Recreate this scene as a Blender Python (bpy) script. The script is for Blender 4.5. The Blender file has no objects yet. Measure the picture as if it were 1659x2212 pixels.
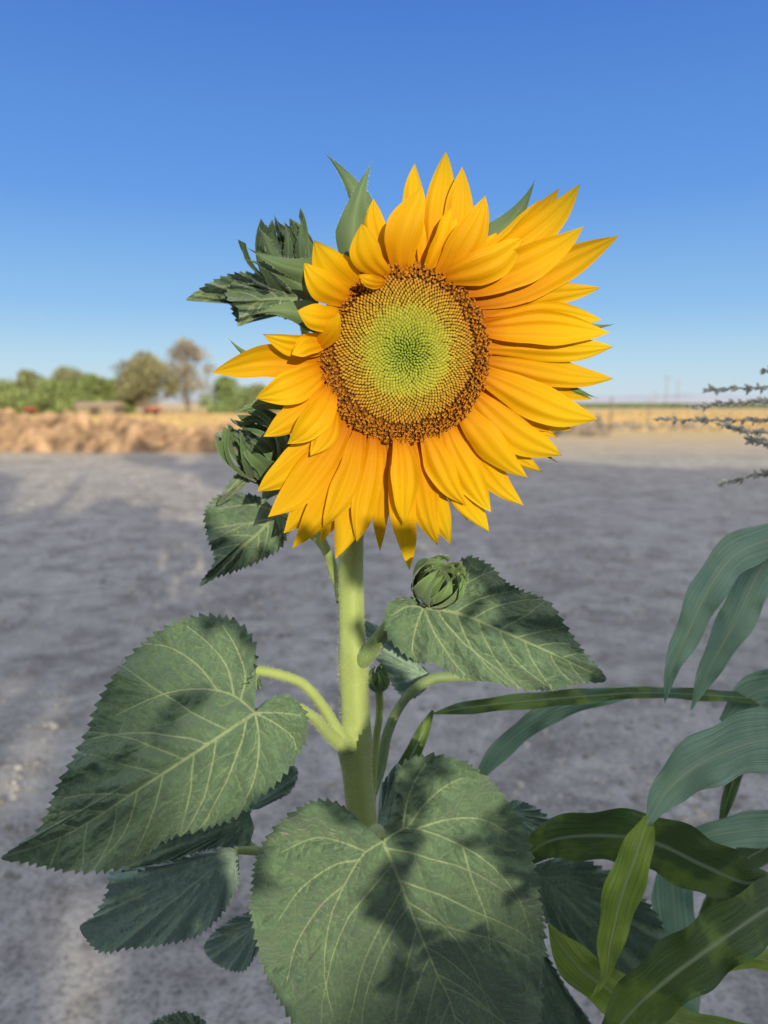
import bpy, math, random
import numpy as np
from mathutils import Vector, Matrix, noise
random.seed(7); rng=np.random.default_rng(7)
scene=bpy.context.scene
COL=scene.collection

# ---------------------------------------------------------------- camera
CAMZ=1.35; PITCH=math.radians(8.4); F=1598.0
C0=np.array([0,0,CAMZ]); FW=np.array([0,math.cos(PITCH),-math.sin(PITCH)]); UP=np.array([0,math.sin(PITCH),math.cos(PITCH)]); RT=np.array([1.0,0,0])
cam=bpy.data.cameras.new("camera"); camo=bpy.data.objects.new("camera",cam); COL.objects.link(camo)
camo.location=(0,0,CAMZ); camo.rotation_euler=(math.radians(90)-PITCH,0,0)
cam.sensor_fit='VERTICAL'; cam.sensor_height=36; cam.lens=26; cam.clip_start=0.02; cam.clip_end=20000
cam.dof.use_dof=True; cam.dof.focus_distance=0.56; cam.dof.aperture_fstop=5.0
scene.camera=camo
def P(x,y,d):
    x=np.asarray(x,float);y=np.asarray(y,float);d=np.asarray(d,float)
    x,y,d=np.broadcast_arrays(x,y,d)
    return C0+d[...,None]*(((x-829.5)/F)[...,None]*RT+((1106-y)/F)[...,None]*UP+FW)
def topx(Q):
    q=Q-C0; d=q@FW
    return 829.5+F*(q@RT)/d, 1106-F*(q@UP)/d

# ---------------------------------------------------------------- light
ELEV=math.radians(13)
L=np.array([-0.30,0.954,0]); L/=np.linalg.norm(L); L=L*math.cos(ELEV); L[2]=-math.sin(ELEV)
sun=bpy.data.lights.new("sun",'SUN'); sun.energy=5.0; sun.angle=math.radians(0.5); sun.color=(1.0,0.88,0.62)
so=bpy.data.objects.new("sun",sun); COL.objects.link(so); so.rotation_euler=Vector(L).to_track_quat('-Z','Y').to_euler(); so.location=(6,-20,8)
w=bpy.data.worlds.new("World"); scene.world=w; w.use_nodes=True
nt=w.node_tree; bg=nt.nodes["Background"]
sk=nt.nodes.new("ShaderNodeTexSky"); sk.sky_type='NISHITA'; sk.sun_disc=False; sk.sun_elevation=ELEV
sk.sun_rotation=math.atan2(-L[0],-L[1]); sk.air_density=1.0; sk.dust_density=0.4; sk.ozone_density=2.0
scene.view_settings.view_transform='Standard'; scene.view_settings.look='None'; scene.view_settings.exposure=0

# ---------------------------------------------------------------- helpers
def mk(name,V,Fc,mat,parent=None,col=None,uv=None,smooth=True,vein=None):
    me=bpy.data.meshes.new(name)
    V=np.asarray(V,float)
    me.from_pydata(V.tolist(),[],[tuple(int(i) for i in f) for f in Fc])
    if smooth: me.polygons.foreach_set("use_smooth",[True]*len(me.polygons))
    n=len(V)
    if col is not None:
        a=me.attributes.new("Col",'FLOAT_COLOR','POINT')
        c=np.ones((n,4)); c[:,:3]=np.asarray(col); a.data.foreach_set("color",c.ravel())
    if uv is not None:
        a=me.attributes.new("st",'FLOAT_VECTOR','POINT'); q=np.zeros((n,3)); q[:,:2]=uv; a.data.foreach_set("vector",q.ravel())
    if vein is not None:
        a=me.attributes.new("vein",'FLOAT','POINT'); a.data.foreach_set("value",np.asarray(vein,float))
    me.materials.append(mat); me.update()
    o=bpy.data.objects.new(name,me); COL.objects.link(o)
    if parent is not None: par(o,parent)
    return o
def par(o,p):
    o.parent=p
    o.matrix_parent_inverse=Matrix.Translation(-p.location) if p.type=='EMPTY' else Matrix.Identity(4)
def empty(name,loc,label,cat,group=None):
    e=bpy.data.objects.new(name,None); e.location=loc; e.empty_display_size=0.1; COL.objects.link(e)
    e["label"]=label; e["category"]=cat
    if group: e["group"]=group
    return e
def cr(pts,n):
    p=np.asarray(pts,float); k=len(p)
    q=np.vstack([2*p[0]-p[1],p,2*p[-1]-p[-2]])
    out=[]
    for t in np.linspace(0,k-1,n):
        i=min(int(t),k-2); u=t-i; a,b,c,d=q[i],q[i+1],q[i+2],q[i+3]
        out.append(0.5*((2*b)+(-a+c)*u+(2*a-5*b+4*c-d)*u*u+(-a+3*b-3*c+d)*u**3))
    return np.array(out)
def arcres(p,n):
    s=np.r_[0,np.cumsum(np.linalg.norm(np.diff(p[:,:2],axis=0),axis=1))]
    t=np.linspace(0,s[-1],n)
    return np.stack([np.interp(t,s,p[:,j]) for j in range(p.shape[1])],1), s[-1]
def gridf(a,b,wrap=False,off=0):
    f=[]
    for i in range(a-1):
        for j in range(b if wrap else b-1):
            j2=(j+1)%b
            f.append((off+i*b+j,off+i*b+j2,off+(i+1)*b+j2,off+(i+1)*b+j))
    return f
def tube(pts,rad,n=14,bump=0.0):
    pts=np.asarray(pts,float); k=len(pts)
    T=np.gradient(pts,axis=0); T/=np.linalg.norm(T,axis=1)[:,None]
    x=np.cross(T[0],[0,1,0.3]); x/=np.linalg.norm(x)
    V=[];N=[]
    for i in range(k):
        x=x-T[i]*(x@T[i]); x/=np.linalg.norm(x); y=np.cross(T[i],x)
        for j in range(n):
            a=2*math.pi*j/n; d=math.cos(a)*x+math.sin(a)*y
            V.append(pts[i]+d*rad[i]*(1+bump*math.sin(a*5))); N.append(d)
    F_=gridf(k,n,True)
    F_.append(tuple(range(n))); F_.append(tuple(range((k-1)*n,k*n)))
    return np.array(V),F_,np.array(N)
def hairs(V,N,cnt,ln,wd=0.00012,step=1):
    idx=rng.integers(0,len(V),cnt); HV=[];HF=[]
    for m,i in enumerate(idx):
        i2=i+step if i+step<len(V) else i
        p=V[i]+(V[i2]-V[i])*rng.random()*(np.linalg.norm(V[i2]-V[i])<(0.03 if step>1 else .01))
        d=N[i]+rng.normal(0,0.35,3); d/=np.linalg.norm(d); s=np.cross(d,rng.normal(0,1,3)); s/=np.linalg.norm(s)
        l=ln*(0.5+rng.random()*0.8)
        HV+= [p-s*wd,p+s*wd,p+d*l]; HF.append((3*m,3*m+1,3*m+2))
    return np.array(HV),HF
def merge(parts):
    Vs=[];Fs=[];Cs=[];o=0
    for V,Fc,c in parts:
        V=np.asarray(V); c=np.asarray(c,float)
        if c.ndim==1: c=np.tile(c,(len(V),1))
        Vs.append(V);Cs.append(c);Fs+= [tuple(i+o for i in f) for f in Fc]; o+=len(V)
    return np.vstack(Vs),Fs,np.vstack(Cs)

# ---------------------------------------------------------------- materials
def nodes(name):
    m=bpy.data.materials.new(name); m.use_nodes=True; t=m.node_tree
    return m,t,t.nodes["Principled BSDF"],t.nodes["Material Output"]
def N_(t,typ,**k):
    n=t.nodes.new(typ)
    for a,b in k.items(): setattr(n,a,b)
    return n
def noise_(t,vec,scale,detail=4,rough=.55):
    n=N_(t,"ShaderNodeTexNoise"); n.inputs["Scale"].default_value=scale; n.inputs["Detail"].default_value=detail; n.inputs["Roughness"].default_value=rough
    if vec is not None: t.links.new(vec,n.inputs["Vector"])
    return n.outputs["Fac"]
def ramp(t,fac,stops):
    r=N_(t,"ShaderNodeValToRGB"); e=r.color_ramp.elements
    while len(e)<len(stops): e.new(0.5)
    for i,(p,c) in enumerate(stops):
        e[i].position=p; e[i].color=(*c,1) if not isinstance(c,float) else (c,c,c,1)
    t.links.new(fac,r.inputs[0]); return r.outputs[0]
def mixc(t,fac,a,b,mode='MIX'):
    n=N_(t,"ShaderNodeMix",data_type='RGBA',blend_type=mode)
    for s,v in ((n.inputs[0],fac),(n.inputs[6],a),(n.inputs[7],b)):
        if isinstance(v,(int,float)): s.default_value=v
        elif isinstance(v,tuple): s.default_value=(*v,1)
        else: t.links.new(v,s)
    return n.outputs[2]
def bump_(t,h,strength,dist,bs):
    b=N_(t,"ShaderNodeBump"); b.inputs["Strength"].default_value=strength; b.inputs["Distance"].default_value=dist
    t.links.new(h,b.inputs["Height"]); t.links.new(b.outputs[0],bs.inputs["Normal"])
def trans(t,bs,out,color,f):
    tr=N_(t,"ShaderNodeBsdfTranslucent"); mx=N_(t,"ShaderNodeMixShader"); mx.inputs[0].default_value=f
    t.links.new(color,tr.inputs[0]); t.links.new(bs.outputs[0],mx.inputs[1]); t.links.new(tr.outputs[0],mx.inputs[2]); t.links.new(mx.outputs[0],out.inputs[0])
def pos(t): return N_(t,"ShaderNodeNewGeometry").outputs["Position"]
def attr(t,n,o="Color"): 
    a=N_(t,"ShaderNodeAttribute",attribute_name=n); return a.outputs[o]

# world: clear evening sky, deep blue opposite the sun, with bright fill light added overhead / sunward
tc=N_(nt,"ShaderNodeTexCoord"); sx=N_(nt,"ShaderNodeSeparateXYZ"); nt.links.new(tc.outputs["Generated"],sx.inputs[0])
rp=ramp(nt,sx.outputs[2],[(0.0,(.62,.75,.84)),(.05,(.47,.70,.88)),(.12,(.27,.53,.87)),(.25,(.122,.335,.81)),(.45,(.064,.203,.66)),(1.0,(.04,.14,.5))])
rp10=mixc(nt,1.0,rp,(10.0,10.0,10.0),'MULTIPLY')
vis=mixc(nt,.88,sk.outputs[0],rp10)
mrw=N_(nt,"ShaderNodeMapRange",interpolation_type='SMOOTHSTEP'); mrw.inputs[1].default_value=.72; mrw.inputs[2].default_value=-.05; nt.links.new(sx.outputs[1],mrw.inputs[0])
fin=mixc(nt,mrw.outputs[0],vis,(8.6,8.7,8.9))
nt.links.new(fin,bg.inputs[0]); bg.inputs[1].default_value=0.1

def colmat(name,rough=.7,nscale=400,namp=.35,tr=0,bump=0.3,bdist=.0004,sheen=0):
    m,t,b,o=nodes(name); p=pos(t); n=noise_(t,p,nscale,5)
    v=ramp(t,n,[(0.3,1-namp),(0.7,1+0.0)]); c=mixc(t,1.0,attr(t,"Col"),v,'MULTIPLY')
    t.links.new(c,b.inputs["Base Color"]); b.inputs["Roughness"].default_value=rough; b.inputs["Specular IOR Level"].default_value=.3
    if sheen: b.inputs["Sheen Weight"].default_value=sheen
    if bump: bump_(t,n,bump,bdist,b)
    if tr: trans(t,b,o,c,tr)
    return m
M_stem=colmat("green_stem",.6,60,.14,0.08,sheen=.2,bump=.1)
M_disc=colmat("disc_florets",.8,900,.2,0,bump=0)
M_bark=colmat("bark",.9,6,.5,0,bump=.6,bdist=.03)
M_fol=colmat("tree_foliage",.9,.8,.35,0,bump=0)
M_plain=colmat("weathered_paint",.7,8,.3,0,bump=.1,bdist=.01)
M_grass=colmat("dry_grass_blades",.8,1.0,.3,0,bump=0)

# petal
M_petal,t,b,o=nodes("petal")
st=attr(t,"st","Vector"); sp=N_(t,"ShaderNodeSeparateXYZ"); t.links.new(st,sp.inputs[0])
mp=N_(t,"ShaderNodeMapping"); mp.inputs["Scale"].default_value=(9,.9,1); t.links.new(st,mp.inputs[0])
ad=N_(t,"ShaderNodeVectorMath"); t.links.new(mp.outputs[0],ad.inputs[0])
oi=N_(t,"ShaderNodeObjectInfo"); sc=N_(t,"ShaderNodeMath",operation='MULTIPLY'); sc.inputs[1].default_value=40; t.links.new(oi.outputs["Random"],sc.inputs[0]); t.links.new(sc.outputs[0],ad.inputs[1])
nf=noise_(t,ad.outputs[0],1.0,6,.6)
base=ramp(t,sp.outputs[1],[(0.0,(.58,.19,.002)),(0.2,(.74,.35,.002)),(0.6,(.79,.475,.004)),(1.0,(.80,.55,.014))])
v=ramp(t,nf,[(0.35,(.91,.86,.6)),(0.6,(1.0,1.0,1.0))])
c=mixc(t,1.0,base,v,'MULTIPLY')
rv=ramp(t,oi.outputs["Random"],[(0.0,(.92,.84,.8)),(1.0,(1.0,1.0,1.0))]); c=mixc(t,1.0,c,rv,'MULTIPLY')
t.links.new(c,b.inputs["Base Color"]); b.inputs["Roughness"].default_value=.6; b.inputs["Specular IOR Level"].default_value=.15
bump_(t,nf,.4,.0005,b); trans(t,b,o,c,.3)

# leaf
def leafmat(name,dark,light,vein,vs=.5):
    m,t,b,o=nodes(name); p=pos(t)
    n1=noise_(t,p,45,4); n2=noise_(t,p,500,3)
    c=ramp(t,n1,[(.3,dark),(.7,light)])
    c=mixc(t,.14,c,ramp(t,n2,[(.3,.35),(.7,1.0)]),'MULTIPLY')
    vo=N_(t,"ShaderNodeTexVoronoi",feature='DISTANCE_TO_EDGE'); vo.inputs["Scale"].default_value=130
    nn=N_(t,"ShaderNodeTexNoise"); nn.inputs["Scale"].default_value=120; t.links.new(p,nn.inputs["Vector"])
    va=N_(t,"ShaderNodeVectorMath",operation='MULTIPLY_ADD'); va.inputs[1].default_value=(.008,.008,.008); t.links.new(nn.outputs["Color"],va.inputs[0]); t.links.new(p,va.inputs[2])
    t.links.new(va.outputs[0],vo.inputs["Vector"])
    cell=ramp(t,vo.outputs["Distance"],[(0.0,1.0),(.06,0.0)])
    cm=N_(t,"ShaderNodeMath",operation='MULTIPLY'); cm.inputs[1].default_value=.13; t.links.new(cell,cm.inputs[0])
    c=mixc(t,cm.outputs[0],c,vein)
    vr=ramp(t,attr(t,"vein","Fac"),[(.3,0.0),(.85,1.0)])
    vm=N_(t,"ShaderNodeMath",operation='MULTIPLY'); vm.inputs[1].default_value=vs; t.links.new(vr,vm.inputs[0])
    c=mixc(t,vm.outputs[0],c,vein)
    t.links.new(c,b.inputs["Base Color"]); b.inputs["Roughness"].default_value=.6; b.inputs["Specular IOR Level"].default_value=.28; b.inputs["Sheen Weight"].default_value=.3
    h=N_(t,"ShaderNodeMath",operation='MULTIPLY_ADD'); t.links.new(vo.outputs["Distance"],h.inputs[0]); h.inputs[1].default_value=4.0; t.links.new(n2,h.inputs[2])
    bump_(t,h.outputs[0],.7,.0009,b); trans(t,b,o,c,.15)
    return m
M_leaf=leafmat("sunflower_leaf",(.082,.152,.092),(.118,.200,.108),(.33,.40,.21),.62)
M_leafb=leafmat("bluish_leaf",(.18,.29,.23),(.24,.36,.28),(.32,.43,.34),.4)
M_leafd=leafmat("dark_leaf",(.10,.18,.12),(.14,.23,.145),(.24,.31,.19),.4)

# corn leaf
def cornmat(name,dark,light,sun_patch=None):
    m,t,b,o=nodes(name); st=attr(t,"st","Vector")
    mp=N_(t,"ShaderNodeMapping"); mp.inputs["Scale"].default_value=(16,.35,1); t.links.new(st,mp.inputs[0])
    n=noise_(t,mp.outputs[0],1.5,3,.5); n3=noise_(t,pos(t),22,4)
    c=ramp(t,n,[(.38,dark),(.62,light)])
    if sun_patch: c=mixc(t,ramp(t,n3,[(.5,0.0),(.62,.8)]),c,sun_patch)  # sun glow through the leaf painted as noise patches
    c=mixc(t,1.0,c,ramp(t,n3,[(.3,.75),(.6,1.0)]),'MULTIPLY')
    vr=ramp(t,attr(t,"vein","Fac"),[(.3,0.0),(.9,.6)])
    c=mixc(t,vr,c,(.40,.50,.30)); t.links.new(c,b.inputs["Base Color"]); b.inputs["Roughness"].default_value=.42
    bump_(t,n,.8,.0015,b); trans(t,b,o,c,.25); return m
M_corn=cornmat("corn_leaf",(.17,.33,.19),(.34,.52,.36))
M_cornd=cornmat("dark_corn_leaf",(.055,.12,.022),(.11,.20,.045),(.20,.31,.045))
M_cornl=cornmat("sunlit_corn_leaf",(.19,.33,.03),(.35,.48,.08))  # corn leaf copy with sunlit yellow-green put into its colour

# ---------------------------------------------------------------- ground
M_gr,t,b,o=nodes("dusty_ground"); p=pos(t)
n1=noise_(t,p,.45,6,.65); n2=noise_(t,p,7,10,.75); n3=noise_(t,p,70,6,.75); n4=noise_(t,p,2.6,8,.72)
c=ramp(t,n2,[(.30,(.31,.30,.29)),(.48,(.49,.475,.455)),(.68,(.66,.64,.61))])
c=mixc(t,1.0,c,ramp(t,n1,[(.36,(.78,.77,.77)),(.6,(1.0,1.0,1.0))]),'MULTIPLY')
c=mixc(t,1.0,c,ramp(t,n4,[(.36,(.62,.60,.59)),(.54,(1.0,1.0,1.0))]),'MULTIPLY')
c=mixc(t,1.0,c,ramp(t,n3,[(.34,.38),(.52,1.0),(.8,1.0)]),'MULTIPLY')
sp=N_(t,"ShaderNodeSeparateXYZ"); t.links.new(p,sp.inputs[0])
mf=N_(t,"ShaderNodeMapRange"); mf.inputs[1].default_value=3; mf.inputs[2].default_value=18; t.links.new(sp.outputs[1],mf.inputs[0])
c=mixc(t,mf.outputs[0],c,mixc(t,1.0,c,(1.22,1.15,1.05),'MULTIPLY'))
a1=N_(t,"ShaderNodeMath",operation='MULTIPLY_ADD'); a1.inputs[1].default_value=6; t.links.new(n1,a1.inputs[0]); t.links.new(sp.outputs[1],a1.inputs[2])
mr=N_(t,"ShaderNodeMapRange"); mr.inputs[1].default_value=20; mr.inputs[2].default_value=36; t.links.new(a1.outputs[0],mr.inputs[0])
mg=N_(t,"ShaderNodeMapping"); mg.inputs["Scale"].default_value=(.25,1,1); t.links.new(p,mg.inputs[0])
gold=ramp(t,noise_(t,mg.outputs[0],.12,6,.6),[(.3,(.64,.45,.22)),(.7,(.78,.59,.33))])
c=mixc(t,mr.outputs[0],c,gold)
t.links.new(c,b.inputs["Base Color"]); b.inputs["Roughness"].default_value=.95; b.inputs["Specular IOR Level"].default_value=.1
hs=N_(t,"ShaderNodeMath",operation='ADD'); t.links.new(n2,hs.inputs[0]); t.links.new(n3,hs.inputs[1]); bump_(t,hs.outputs[0],.6,.015,b)
xs=np.r_[-6000,-800,-100,np.linspace(-30,30,121),100,800,6000]; ys=np.r_[-3000,-200,-30,np.linspace(-12,36,97),60,120,400,2000,9000]
V=[];
def gz_(x,y): return .025*noise.noise(Vector((x*.35,y*.35,0)))+.008*noise.noise(Vector((x*1.3,y*1.3,3)))
for yy in ys:
    for xx in xs:
        z=0
        if abs(xx)<=30 and -12<=yy<=36: z=gz_(xx,yy)
        V.append((xx,yy,z))
g=mk("ground",V,gridf(len(ys),len(xs)),M_gr); g["kind"]="structure"; g["label"]="dusty grey dirt yard turning into golden dry field"; g["category"]="ground"

# hills
V=[];
hx=np.linspace(-3500,4500,160)
for i,x in enumerate(hx):
    h=22+26*abs(noise.noise(Vector((x*.0016,5,0))))+8*noise.noise(Vector((x*.008,2,0)))+ (12 if x>300 else 0)
    V+= [(x,3600,-2),(x,3700,h*.8),(x,3900,h)]
M_hill,t,b,o=nodes("haze_tinted_hills"); t.links.new(ramp(t,noise_(t,pos(t),.003,4),[(.3,(.38,.42,.54)),(.7,(.47,.48,.57))]),b.inputs["Base Color"]); b.inputs["Roughness"].default_value=1  # distance haze mixed into the base colour
hl=mk("hills",V,gridf(160,3),M_hill); hl["kind"]="structure"; hl["label"]="low hills with haze-mauve colouring on the horizon"; hl["category"]="hills"

# pebbles / clods
def scatter_bits(n,yr,size,name,label,mat,colr,straw=False):
    V=[];Fc=[];Cc=[]
    for i in range(n):
        y=yr[0]*(yr[1]/yr[0])**rng.random(); x=rng.uniform(-1,1)*(0.4+y*.62)
        if noise.noise(Vector((x*.9,y*.9,7)))<-.15+.3*(rng.random()-.5): continue
        s=size*(0.3+rng.random()**4*1.8)*(1 if y<4 else 1.5)
        gz=gz_(x,y)
        k=len(V); a=rng.random()*6.28
        col=np.array(colr)*(0.5+rng.random()*.8)
        if straw:
            d=np.array([math.cos(a),math.sin(a),0]); q=np.array([-d[1],d[0],0])*.0014; c=np.array([x,y,gz+.004+.004*rng.random()])
            l=s*1.3
            for u,vv in ((-l,-1),(l,-1),(l,1),(-l,1)): V.append(c+d*u+q*vv+np.array([0,0,rng.random()*.004]))
            Fc.append((k,k+1,k+2,k+3)); Cc+=[col]*4
        else:
            m=5
            for j in range(m):
                r=s*(.7+.6*rng.random()); V.append((x+r*math.cos(a+j*1.256),y+r*math.sin(a+j*1.256),gz-.004))
            for j in range(m):
                r=s*(.4+.3*rng.random()); V.append((x+r*math.cos(a+j*1.256),y+r*math.sin(a+j*1.256),gz+s*(.35+.4*rng.random())))
            Fc+= [(k+j,k+(j+1)%m,k+m+(j+1)%m,k+m+j) for j in range(m)]+[tuple(k+m+j for j in range(m))]
            Cc+=[col]*10
    o=mk(name,V,Fc,mat,col=np.array(Cc),smooth=False); o["kind"]="stuff"; o["label"]=label; o["category"]=name
M_peb=colmat("clods",.95,90,.4,0,bump=0)
scatter_bits(24000,(1.0,17),.0095,"gravel","small grey clods and pebbles on dusty dirt",M_peb,(.50,.48,.455))
scatter_bits(3500,(1.0,9),.009,"straw_litter","pale dry straw bits scattered on the dirt",M_peb,(.70,.66,.60),True)

# dry grass
V=[];Fc=[];Cc=[]
for i in range(16000):
    y=36+ (rng.random()**1.3)*75; x=rng.uniform(-.62,.62)*y
    h=.08+.16*rng.random(); a=rng.random()*6.28; wd=.05+.001*y
    k=len(V); V+=[(x-wd*math.cos(a),y-wd*math.sin(a),0),(x+wd*math.cos(a),y+wd*math.sin(a),0),(x+rng.normal(0,.06),y+rng.normal(0,.06),h)]
    Fc.append((k,k+1,k+2)); Cc+=[np.array((.56,.40,.19))*(.85+.3*rng.random())]*3
o=mk("dry_grass",V,Fc,M_grass,col=np.array(Cc),smooth=False); o["kind"]="stuff"; o["label"]="golden dry grass stubble across the field"; o["category"]="grass"

# berms
M_dirt=colmat("berm_dirt",.95,3,.45,0,bump=.9,bdist=.1)
def berm(x0,x1,yc,dep,hmax,seed,label,name="earth_berm",cb=(.36,.235,.145)):
    nx=int((x1-x0)/.09); ny=34; V=[];Cc=[]
    for j in range(ny):
        for i in range(nx):
            u=i/(nx-1); v=j/(ny-1); x=x0+(x1-x0)*u; y=yc-dep/2+dep*v
            prof=math.sin(math.pi*v)**.8*min(1,6*u,6*(1-u))**.7
            n=noise.fractal(Vector((x*.6+seed,y*.6,0)),1,2,4); n2=noise.noise(Vector((x*2.5,y*2.5,seed))); n3=noise.noise(Vector((x*7,y*7,seed)))
            z=prof*hmax*(.80+.5*n+.40*n2)+.2*n3*prof-.05
            V.append((x+.1*n3,y,z)); Cc.append(np.array(cb)*(.85+.9*n2+.8*n3+.15))
    o=mk(name,V,gridf(ny,nx),M_dirt,col=np.clip(np.array(Cc),.05,.8),smooth=False); o["label"]=label; o["category"]="dirt mound"; return o
berm(-19,-3.0,21.6,2.6,1.0,3,"long mound of dry brown earth and rubble")
berm(7.0,9.3,31,1.5,.75,9,"small grey dirt pile at the field edge",cb=(.22,.18,.15))
berm(10.5,17,38,2.0,.35,14,"low grey dirt ridge in dry field",cb=(.3,.25,.2))

# ---------------------------------------------------------------- trees
def leafcards(cent,rad,n,size,colr,squash=.8,bot=None):
    """clumps of small leaf faces through the crown volume"""
    V=[];Fc=[];Cc=[]
    ncl=len(cent)
    for i in range(n):
        k=rng.integers(0,ncl); c=cent[k]; r=rad[k]
        d=rng.normal(0,1,3); d/=np.linalg.norm(d); p=c+d*r*(rng.random()**.45)*np.array([1,1,squash])
        a=rng.normal(0,1,3); a/=np.linalg.norm(a); b_=np.cross(a,rng.normal(0,1,3)); b_/=np.linalg.norm(b_)
        s=size*(.6+.8*rng.random()); m=len(V)
        V+=[p-a*s,p-b_*s*.6,p+a*s,p+b_*s*.6]; Fc.append((m,m+1,m+2,m+3))
        Cc+=[np.array(colr)*(.7+.6*rng.random())*(.85+.3*(k%3)/2)]*4
    return np.array(V),Fc,np.array(Cc)
def tree(x,y,h,w,colr,label,n=3500,size=.22,ncl=22,trunk=.25,name="tree",low=.12,group="trees along the field edge",sparse=1.0):
    e=empty(name,(x,y,0),label,"tree",group)
    parts=[]; base=np.array([x,y,-.1])
    lean=rng.normal(0,.04*h,2)
    main=cr([base,base+[lean[0]*.3,lean[1]*.3,h*.3],base+[lean[0],lean[1],h*.75]],10)
    V,Fc,_=tube(main,np.linspace(trunk,trunk*.25,10),8,.08); parts.append((V,Fc,(.26,.21,.17)))
    cent=[];rad=[]
    for i in range(ncl):
        zf=low+(1-low)*rng.random(); a=rng.random()*6.28
        prof=math.sin(math.pi*min(1,max(.12,(zf-low+.18)/(1.15-low))))**.7
        rr=w/2*prof*(rng.random()**.5)*.8
        c=base+[rr*math.cos(a)+lean[0]*zf,rr*math.sin(a)+lean[1]*zf,h*zf*.9]
        cent.append(c); rad.append(w*(.10+.10*rng.random())*sparse)
        if i%2==0:
            st=main[int(min(9,zf*.7*9))]; mid=(st+c)/2+[0,0,-.03*h]
            V,Fc,_=tube(cr([st,mid,c],6),np.linspace(trunk*.35,trunk*.08,6),5); parts.append((V,Fc,(.26,.21,.17)))
    V,Fc,Cc=merge(parts); mk("trunk",V,Fc,M_bark,e,col=Cc)
    V,Fc,Cc=leafcards(cent,rad,n,size,colr); mk("crown",V,Fc,M_fol,e,col=Cc,smooth=False)
    return e
def tx(px,y): return (px-829.5)/F*y
olive=(.26,.29,.14)  # tree colours lightened to include distance haze
for px,top,wpx,yy,colr in [(-40,832,150,96,olive),(20,832,130,92,(.24,.30,.12)),(72,804,130,95,(.26,.29,.13)),(115,822,110,88,(.24,.31,.12)),(155,798,120,98,(.28,.29,.15)),(205,816,115,90,(.25,.32,.12)),(252,826,100,92,(.23,.30,.11)),(495,818,95,92,(.22,.29,.12)),(560,835,100,95,olive)]:
    hh=(870-top)/F*yy+1.35
    tree(tx(px,yy),yy,hh,wpx/F*yy*1.3,colr,"dense olive green tree at the edge of a dry field",n=5200,size=.22,low=.04,ncl=34)
yy=90; tree(tx(318,yy),yy,(870-762)/F*yy+1.35,160/F*yy,(.27,.26,.14),"rounded olive green tree with a visible trunk",n=9000,size=.2,ncl=46,low=.30,trunk=.32)
yy=97; tree(tx(410,yy),yy,(870-728)/F*yy+1.35,165/F*yy,(.37,.32,.25),"tall sparse brownish tree with thin bare branches",n=5200,size=.15,ncl=56,low=.3,trunk=.3,sparse=.8)

# added tree row, unseen behind the viewpoint, leaves cut away to place shade and streaks
def inpoly(x,y,poly):
    c=False; n=len(poly); j=n-1
    for i in range(n):
        xi,yi=poly[i];xj,yj=poly[j]
        if (yi>y)!=(yj>y) and x<(xj-xi)*(y-yi)/(yj-yi+1e-9)+xi: c=not c
        j=i
    return c
streaks=[[(-200,965),(60,978),(230,990),(460,1052),(480,1100),(300,1072),(60,1016),(-200,1000)],
         [(60,1036),(200,1046),(230,1092),(70,1082)],[(300,1055),(480,1075),(480,1115),(330,1095)],
         [(1130,962),(1900,960),(1900,1008),(1420,1004),(1130,990)],
         [(-300,1850),(20,1850),(90,2040),(60,2400),(-300,2400)]]
def to_plant(Q,dpl=.57):
    tt=(dpl-(Q-C0)@FW)/(L@FW); return topx(Q+tt*L)
def to_ground(Q):
    R=Q+L*(Q[2]/-L[2]); 
    if (R-C0)@FW<.3: return (-9999,-9999)
    return topx(R)
X0,X1=-9,29
nT=9
offs=[np.array(v) for v in ((0,0,0),(.36,0,0),(-.36,0,0),(0,0,.36),(0,0,-.36))]
for k in range(nT):
    xa=X0+(X1-X0)*k/nT; xb=X0+(X1-X0)*(k+1)/nT; xc=(xa+xb)/2
    e=empty("added_shade_tree",(xc,-9,0),"added leafy tree out of view, placed to shade the dirt yard","tree","added row of shade trees")
    top=7.2+rng.uniform(-.3,.5)
    V,Fc,_=tube(cr([(xc,-9,0),(xc+.1,-9,2.5),(xc,-9,top*.8)],8),np.linspace(.2,.05,8),8,.08); mk("trunk",V,Fc,M_bark,e,col=(.12,.09,.065))
    V=[];Fc=[];Cc=[]
    for i in range(2200):
        x=rng.uniform(xa-.4,xb+.4); z=rng.uniform(0,1)*(top-1.1*abs((x-xc)/(xb-xa)*2)**2+.4*math.sin(x*3)); y=-9+rng.uniform(-1,1)
        Q=np.array([x,y,max(.05,z)])
        px_,py_=to_plant(Q)
        if -150<px_<1800 and -100<py_<2350: continue
        if any(inpoly(*to_ground(Q+of),s) for of in offs for s in streaks): continue
        a=rng.normal(0,1,3); a/=np.linalg.norm(a); b_=np.cross(a,rng.normal(0,1,3)); b_/=np.linalg.norm(b_); s=.32*(.7+.5*rng.random()); m=len(V)
        V+=[Q-a*s,Q-b_*s*.7,Q+a*s,Q+b_*s*.7]; Fc.append((m,m+1,m+2,m+3)); Cc+=[np.array((.11,.15,.06))*(.6+.8*rng.random())]*4
    mk("crown",V,Fc,M_fol,e,col=np.array(Cc),smooth=False)
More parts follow.
